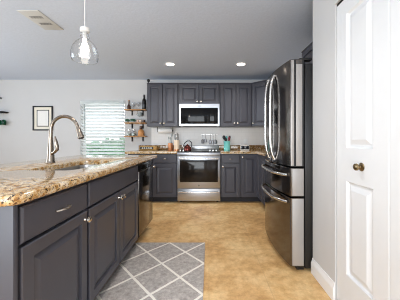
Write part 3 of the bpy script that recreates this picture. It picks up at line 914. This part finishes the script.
# three wooden shelves with black brackets
SHX0, SHX1 = -1.705, -1.275
SH_D = 0.15
def shelf(label, ztop):
    r = thing('wall_shelf', label, 'shelf', ((SHX0 + SHX1) / 2, YW - 0.001, ztop), 0, 'wooden shelves beside the window')
    hw_ = (SHX1 - SHX0) / 2
    MB().box(-hw_, hw_, -SH_D, -0.0005, -0.020, 0, 0.002).build('board', M['shelfwood'], r)
    for x in (-0.10, 0.125):
        MB().box(x - 0.014, x + 0.014, -0.006, -0.0005, -0.115, -0.0205, 0.001).box(x - 0.014, x + 0.014, -SH_D + 0.01, -0.006, -0.026, -0.0205, 0.001).build('bracket', M['blackmetal'], r)
    return r
ZT, ZM, ZB = 1.742, 1.472, 1.205
shelf('topmost wooden shelf with bottles beside the window', ZT)
shelf('middle wooden shelf with small green plants beside the window', ZM)
shelf('lowest wooden shelf with glass jars beside the window', ZB)
YS = YW - 0.075
E = 0.0004
r = thing('amber_bottle', 'slim brown bottle at the window end of the topmost shelf', 'bottle', (-1.63, YS, ZT + E))
MB().lathe([(0, 0), (0.034, 0), (0.037, 0.004), (0.037, 0.06), (0.028, 0.085), (0.013, 0.105), (0.012, 0.165), (0, 0.165)]).build('bottle_body', M['brownglass'], r)
MB().lathe([(0, 0.1655), (0.014, 0.1655), (0.014, 0.19), (0, 0.19)]).build('stopper', M['shelfwood'], r)
r = thing('wine_bottle', 'dark wine bottle standing next to the wall cabinet', 'bottle', (-1.322, YS, ZT + E))
MB().lathe([(0, 0), (0.036, 0), (0.038, 0.004), (0.038, 0.18), (0.034, 0.20), (0.016, 0.225), (0.0145, 0.262), (0, 0.262)]).build('bottle_body', M['darkglass'], r)
MB().lathe([(0.0152, 0.235), (0.0165, 0.236), (0.0165, 0.30), (0.0, 0.301)]).build('capsule', M['black'], r)
def wineglass(label, x):
    g = thing('stem_glass', label, 'glass', (x, YS, ZT + E), 0, 'clear stem glasses on the top shelf')
    MB().lathe([(0, 0), (0.03, 0), (0.03, 0.002), (0.004, 0.006), (0.0035, 0.06), (0.018, 0.07), (0.034, 0.095), (0.036, 0.12), (0.031, 0.15), (0.0295, 0.15), (0.0345, 0.12), (0.032, 0.096), (0.016, 0.073), (0, 0.068)], seg=20).build('bowl', M['clear'], g)
    return g
g0 = wineglass('clear stem glass on the top shelf, next to the brown bottle', -1.535)
copy_thing(g0, (-1.435, YS, ZT + E), 'clear stem glass on the top shelf, next to the wine bottle')
# mug hung under the top shelf
r = thing('hanging_mug', 'grey mug hanging on a hook below the topmost shelf', 'mug', (-1.405, YS, 1.603))
MB().lathe([(0, 0), (0.036, 0), (0.041, 0.006), (0.041, 0.075), (0.038, 0.075), (0.038, 0.010), (0, 0.006)], (0, 0, 0.0), 24).build('mug_body', M['greymug'], r)
MB().tube([(-0.0405, 0, 0.062), (-0.062, 0, 0.058), (-0.066, 0, 0.04), (-0.060, 0, 0.02), (-0.0405, 0, 0.014)], 0.0055, 8).build('handle', M['greymug'], r)
MB().tube([(-0.055, 0, 0.1165), (-0.055, 0, 0.075), (-0.052, 0, 0.066)], 0.0022, 6).build('hook', M['blackmetal'], r)
def succulent(label, x, seed, s):
    rnd = random.Random(seed)
    g = thing('potted_succulent', label, 'plant', (x, YS, ZM + E), 0, 'small plants on the middle shelf')
    MB().lathe([(0, 0), (0.022 * s, 0), (0.028 * s, 0.035), (0.025 * s, 0.035), (0.023 * s, 0.028), (0, 0.028)], seg=16).build('pot', M['leaf'] if False else M['greymug'], g)
    lf = MB()
    for k in range(16):
        a = k * 2.4; up = 0.35 + 0.9 * k / 16
        q = 0.05 * s * (1 - 0.25 * k / 16)
        dx, dy, dz = math.cos(a) * math.cos(up), math.sin(a) * math.cos(up), math.sin(up)
        b0 = Vector((0, 0, 0.030))
        lf.tube([b0 + Vector((dx, dy, dz)) * q * t for t in (0.05, 0.4, 0.8, 1.15)], [0.004, 0.010 * s, 0.011 * s, 0.002], 6)
    lf.build('leaves', M['leaf'], g)
succulent('green succulent in a grey pot at the window end of the middle shelf', -1.668, 1, 1.15)
succulent('bushier green succulent second from the window on the middle shelf', -1.55, 2, 1.25)
for lab, x, mm, q in (('blush pink cup in the centre of the middle shelf', -1.452, 'pinkcup', 0.025), ('small cream cup in the middle of the middle shelf, right of the pink cup', -1.395, 'potcream', 0.026), ('dark brown little cup at the cabinet end of the middle shelf', -1.325, 'brownglass', 0.024)):
    tag(MB().lathe([(0, 0), (q * 0.8, 0), (q, 0.012), (q, 0.058), (q - 0.004, 0.058), (q - 0.004, 0.012), (0, 0.008)], seg=18).build('cup', M[mm], loc=(x, YS, ZM + E)), lab, 'cup', 'little cups on the middle shelf')
def jar(label, x, s):
    g = thing('glass_jar', label, 'jar', (x, YS, ZB + E), 0, 'clear jars on the lowest shelf')
    MB().lathe([(0, 0), (0.036 * s, 0), (0.04 * s, 0.004), (0.042 * s, 0.05), (0.034 * s, 0.088), (0.022 * s, 0.10), (0.022 * s, 0.122), (0.020 * s, 0.122), (0.020 * s, 0.10), (0.031 * s, 0.086), (0.039 * s, 0.05), (0.037 * s, 0.007), (0, 0.006)], seg=22).build('jar_body', M['clear'], g)
    MB().lathe([(0, 0.0065), (0.034 * s, 0.0075), (0.037 * s, 0.045), (0, 0.047)], seg=18).build('contents', M['pale_green'], g)
    MB().lathe([(0, 0.1225), (0.024 * s, 0.1225), (0.024 * s, 0.132), (0, 0.134)], seg=18).build('lid', M['nickel'], g)
jar('clear glass jar of pale green salts at the window end of the lowest shelf', -1.635, 1.0)
jar('rounder clear jar of pale green salts beside the amber decanter', -1.535, 1.1)
r = thing('amber_decanter', 'amber decanter with dark neck at the cabinet end of the lowest shelf', 'decanter', (-1.385, YS, ZB + E))
MB().lathe([(0, 0), (0.056, 0), (0.060, 0.006), (0.060, 0.08), (0.052, 0.105), (0.026, 0.13), (0, 0.13)], seg=24).build('decanter_body', M['label'], r)
MB().lathe([(0, 0.1305), (0.026, 0.1305), (0.03, 0.14), (0.03, 0.19), (0.022, 0.20), (0, 0.20)], seg=18).build('neck_cap', M['brownglass'], r)

# small black camera-like ball on the corner of the wall cabinet
r = thing('ball_ornament', 'little black ball ornament on top of the wall cabinet corner', 'ornament', (-1.168, 4.345, UZ1 + E))
MB().lathe([(0, 0), (0.018, 0), (0.016, 0.006), (0.006, 0.012), (0.006, 0.02), (0, 0.02)], seg=14).build('stand', M['black'], r)
MB().lathe([(0, 0.0205)] + [(0.030 * math.sin(k / 10 * PI), 0.0505 - 0.030 * math.cos(k / 10 * PI)) for k in range(1, 10)] + [(0, 0.0805)], seg=18).build('ball', M['black'], r)

# ------------------------------------------------------------------ things on the back counter
CT = 0.9154
r = thing('serving_tray', 'long wooden tray with black patterned front on the back counter', 'tray', (-1.20, 4.50, CT))
MB().box(-0.165, 0.165, -0.07, 0.07, 0, 0.012, 0.003).build('base', M['traywood'], r)
pat = MB()
MB().box(-0.165, 0.165, -0.07, -0.058, 0.0125, 0.085, 0.003).build('front_board', M['traywood'], r)
MB().box(-0.165, 0.165, 0.058, 0.07, 0.0125, 0.085, 0.003).build('rear_board', M['traywood'], r)
for s in (-1, 1): MB().box(s * 0.159 - 0.006, s * 0.159 + 0.006, -0.0575, 0.0575, 0.0125, 0.085, 0.003).build('end_board', M['traywood'], r)
MB().box(-0.155, 0.10, -0.0725, -0.0703, 0.02, 0.07, 0.0005).build('dark_panel', M['black'], r)
for k in range(5):
    x = -0.11 + k * 0.042
    pat.lathe([(0.008, 0), (0.015, 0), (0.015, -0.001), (0.008, -0.001)], (x, -0.0727, 0.045), 14, 'y', True)
pat.build('pattern', M['matboard'], r)

r = thing('utensil_canister', 'copper canister of grey utensils left of the knife block', 'canister', (-0.745, 4.33, CT))
MB().lathe([(0, 0), (0.044, 0), (0.046, 0.004), (0.046, 0.145), (0.043, 0.145), (0.043, 0.006), (0, 0.006)], seg=24).build('canister_body', M['copper'], r)
for k, (dx, dy, h1) in enumerate(((-0.02, 0.0, 0.27), (0.018, 0.012, 0.31), (0.005, -0.02, 0.26), (0.025, -0.01, 0.33))):
    u_ = MB().tube([(dx * 0.8, dy * 0.8, 0.0065), (dx * 1.4, dy * 1.4, h1 - 0.05)], 0.005, 8)
    u_.tube([(dx * 1.4, dy * 1.4, h1 - 0.055), (dx * 1.45, dy * 1.45, h1 - 0.03), (dx * 1.5, dy * 1.5, h1)], [0.006, 0.014, 0.008], 10)
    ut = u_.build('utensil', M['greymug'], None, (-0.745, 4.33, CT))
    tag(ut, 'grey handled kitchen utensil standing in the copper canister, ' + ('nearest the island side', 'second tallest at the back', 'shortest at the front', 'tallest')[k], 'utensil', 'utensils in the copper canister')
r = thing('knife_block', 'round pale wood knife block with steel handled knives', 'knife block', (-0.625, 4.34, CT))
MB().lathe([(0, 0), (0.054, 0), (0.057, 0.004), (0.057, 0.03), (0, 0.03)], seg=28).build('base', M['copper'], r)
MB().lathe([(0, 0.0303), (0.055, 0.0303), (0.056, 0.20), (0.052, 0.205), (0, 0.205)], seg=28).build('holder', M['knifewood'], r)
for k, (dx, dy, h1) in enumerate(((-0.03, 0.0, 0.11), (-0.012, 0.018, 0.14), (0.008, 0.0, 0.12), (0.026, 0.016, 0.13), (0.03, -0.012, 0.10))):
    kn = MB().box(-0.0065, 0.0065, -0.009, 0.009, 0.0, h1 * 1.1, 0.004).box(-0.0075, 0.0075, -0.010, 0.010, 0.0, 0.012, 0.002)
    tag(kn.build('knife', M['steel_h'] if k % 2 else M['blackmetal'], None, (-0.625 + dx, 4.34 + dy, CT + 0.2054)), ('dark handled knife at the canister side of the knife block', 'longest steel handled knife in the knife block', 'dark handled knife in the middle of the knife block', 'steel handled knife towards the kettle in the knife block', 'dark handled knife at the kettle side of the block')[k], 'knife', 'knives in the wooden block')

# paper towel under the left wall cabinet
r = thing('paper_towel_holder', 'black paper towel holder under the left wall cabinet', 'holder', (-0.87, 4.47, UZ0))
f = MB()
for s in (-1, 1): f.box(s * 0.153 - 0.004, s * 0.153 + 0.004, -0.018, 0.018, -0.105, -0.0005, 0.002)
f.tube([(-0.148, 0, -0.075), (0.148, 0, -0.075)], 0.008, 10)
f.build('bracket', M['black'], r)
pt_ = MB().lathe([(0.012, -0.138), (0.05, -0.138), (0.052, -0.135), (0.052, 0.135), (0.05, 0.138), (0.012, 0.138)], seg=28, axis='x', closed=True)
tag(pt_.build('paper_towel_roll', M['paper'], None, (-0.87, 4.47, UZ0 - 0.075)), 'white paper towel roll hanging under the left wall cabinet', 'paper towel')

# kettle on the left front burner
r = thing('kettle', 'red copper kettle with black arched handle on the left front burner', 'kettle', (-0.40, 4.19, 0.9189))
r.scale = (0.85, 0.85, 1.0)
MB().lathe([(0, 0), (0.075, 0), (0.085, 0.008), (0.087, 0.03), (0.075, 0.065), (0.05, 0.092), (0.035, 0.098), (0, 0.098)], seg=32).build('pot', M['kettle'], r)
MB().lathe([(0, 0.0983), (0.036, 0.0983), (0.032, 0.106), (0.008, 0.112), (0.010, 0.125), (0, 0.128)], seg=20).build('lid', M['kettle'], r)
MB().tube([(-0.07, 0, 0.045), (-0.10, 0, 0.075), (-0.118, 0, 0.10)], [0.016, 0.011, 0.008], 12).build('spout', M['steel_h'], r)
pts = [(-0.075 + 0.0, 0, 0.072)]
pts = [(-0.09, 0, 0.105), (-0.05, 0, 0.155), (0.0, 0, 0.185), (0.05, 0, 0.185), (0.085, 0, 0.155), (0.095, 0, 0.11), (0.08, 0, 0.062)]
MB().tube([(-0.066, 0, 0.08)] + pts, 0.009, 12).build('handle', M['black'], r)

# steel tools hanging on a rail over the range
r = thing('utensil_rail', 'slim steel hanging rail on the wall between kettle and teal crock', 'rail', (0.01, YW - 0.0085, 1.235))
MB().tube([(-0.17, -0.03, 0), (0.17, -0.03, 0)], 0.005, 10).build('bar', M['steel_h'], r)
for s in (-1, 1): MB().tube([(s * 0.15, -0.0005, 0), (s * 0.15, -0.026, 0)], 0.006, 10).build('mount', M['steel_h'], r)
tools = [(-0.14, 0.032, 'slotted steel turner hanging nearest the kettle on the rail', 0.19), (-0.085, 0.022, 'narrow steel spatula hanging second from the kettle side', 0.17), (0.015, 0.026, 'steel spoon hanging just past the gap on the rail', 0.20), (0.07, 0.018, 'slim steel fork-like tool hanging second from the teal crock side', 0.21), (0.125, 0.030, 'wide steel ladle hanging nearest the teal crock on the rail', 0.20)]
for x, q, lab, ln in tools:
    t_ = thing('hanging_utensil', lab, 'utensil', (0.01 + x, YW - 0.0455, 1.24), 0, 'steel tools hanging on the wall rail')
    MB().tube([(0, 0.002, -0.001), (0, -0.003, 0.004), (0, -0.006, -0.006), (0, -0.006, -ln * 0.55)], 0.004, 8).build('handle', M['steel_h'], t_)
    MB().tube([(0, -0.006, -ln * 0.551), (0, -0.006, -ln * 0.65), (0, -0.007, -ln * 0.85), (0, -0.006, -ln)], [0.006, q * 1.0, q * 1.15, q * 0.85], 4 if q > 0.028 else 10).build('head', M['toolsteel'], t_)
    hd = t_.children[-1]
    for vv in hd.data.vertices: vv.co.y = -0.006 + (vv.co.y + 0.006) * 0.22

# teal crock with utensils
CXX, CYY = 0.345, 4.32
r = thing('utensil_crock', 'teal ceramic utensil crock on the counter right of the range', 'crock', (CXX, CYY, CT))
MB().lathe([(0, 0), (0.058, 0), (0.062, 0.005), (0.062, 0.165), (0.065, 0.172), (0.065, 0.182), (0.058, 0.182), (0.057, 0.010), (0, 0.008)], seg=30).build('crock_body', M['teal'], r)
for dx, dy, h1, mm, q, lab in ((-0.034, 0.012, 0.305, 'black', 0.032, 'black cooking spoon leaning left in the teal crock'), (-0.018, -0.036, 0.26, 'black', 0.022, 'black ladle at the front of the teal crock'), (-0.004, 0.046, 0.285, 'tealsil', 0.022, 'teal spatula upright in the teal crock'), (0.026, -0.026, 0.275, 'redsil', 0.022, 'dark red spoon leaning right in the teal crock'), (0.032, 0.026, 0.30, 'black', 0.022, 'black spatula at the back right of the teal crock')):
    b0, b1 = Vector((dx * 0.2, dy * 0.5, 0.011)), Vector((dx * 1.8, dy * 1.0, h1 * 0.96))
    ax = (b1 - b0).normalized()
    um = MB().tube([b0, b0 + ax * (h1 * 0.94 - 0.085)], 0.006, 8)
    um.tube([b0 + ax * (h1 * 0.94 - 0.087), b0 + ax * (h1 * 0.94 - 0.065), b0 + ax * (h1 * 0.94 - 0.035), b0 + ax * (h1 * 0.94 - 0.01), b0 + ax * h1 * 0.94], [0.007, q * 0.8, q, q * 0.75, q * 0.3], 12)
    tag(um.build('cooking_utensil', M[mm], None, (CXX, CYY, CT)), lab, 'utensil', 'utensils in the teal crock')

# small display clock and outlet
r = thing('display_clock', 'small white desk clock with dark screens on the right counter', 'clock', (0.70, 4.40, CT))
MB().box(-0.085, 0.085, -0.022, 0.022, 0, 0.098, 0.006).build('case', M['white'], r)
MB().box(-0.076, -0.003, -0.0235, -0.0222, 0.022, 0.086, 0.0005).build('screen', M['screen'], r)
MB().box(0.003, 0.076, -0.0235, -0.0222, 0.022, 0.086, 0.0005).build('screen', M['screen'], r)
r = thing('wall_outlet', 'white wall outlet above the small desk clock', 'outlet', (0.765, YW - 0.0085, 1.085))
MB().box(-0.036, 0.036, -0.006, 0, -0.057, 0.057, 0.002).build('plate', M['white'], r)
for z in (-0.02, 0.02): MB().box(-0.016, 0.016, -0.0075, -0.0062, z - 0.014, z + 0.014, 0.0005).build('socket', M['trim'], r)
r = thing('wall_outlet', 'white wall outlet on the wall beside the paper towel roll', 'outlet', (-0.68, YW - 0.0085, 1.14))
MB().box(-0.036, 0.036, -0.006, 0, -0.057, 0.057, 0.002).build('plate', M['white'], r)
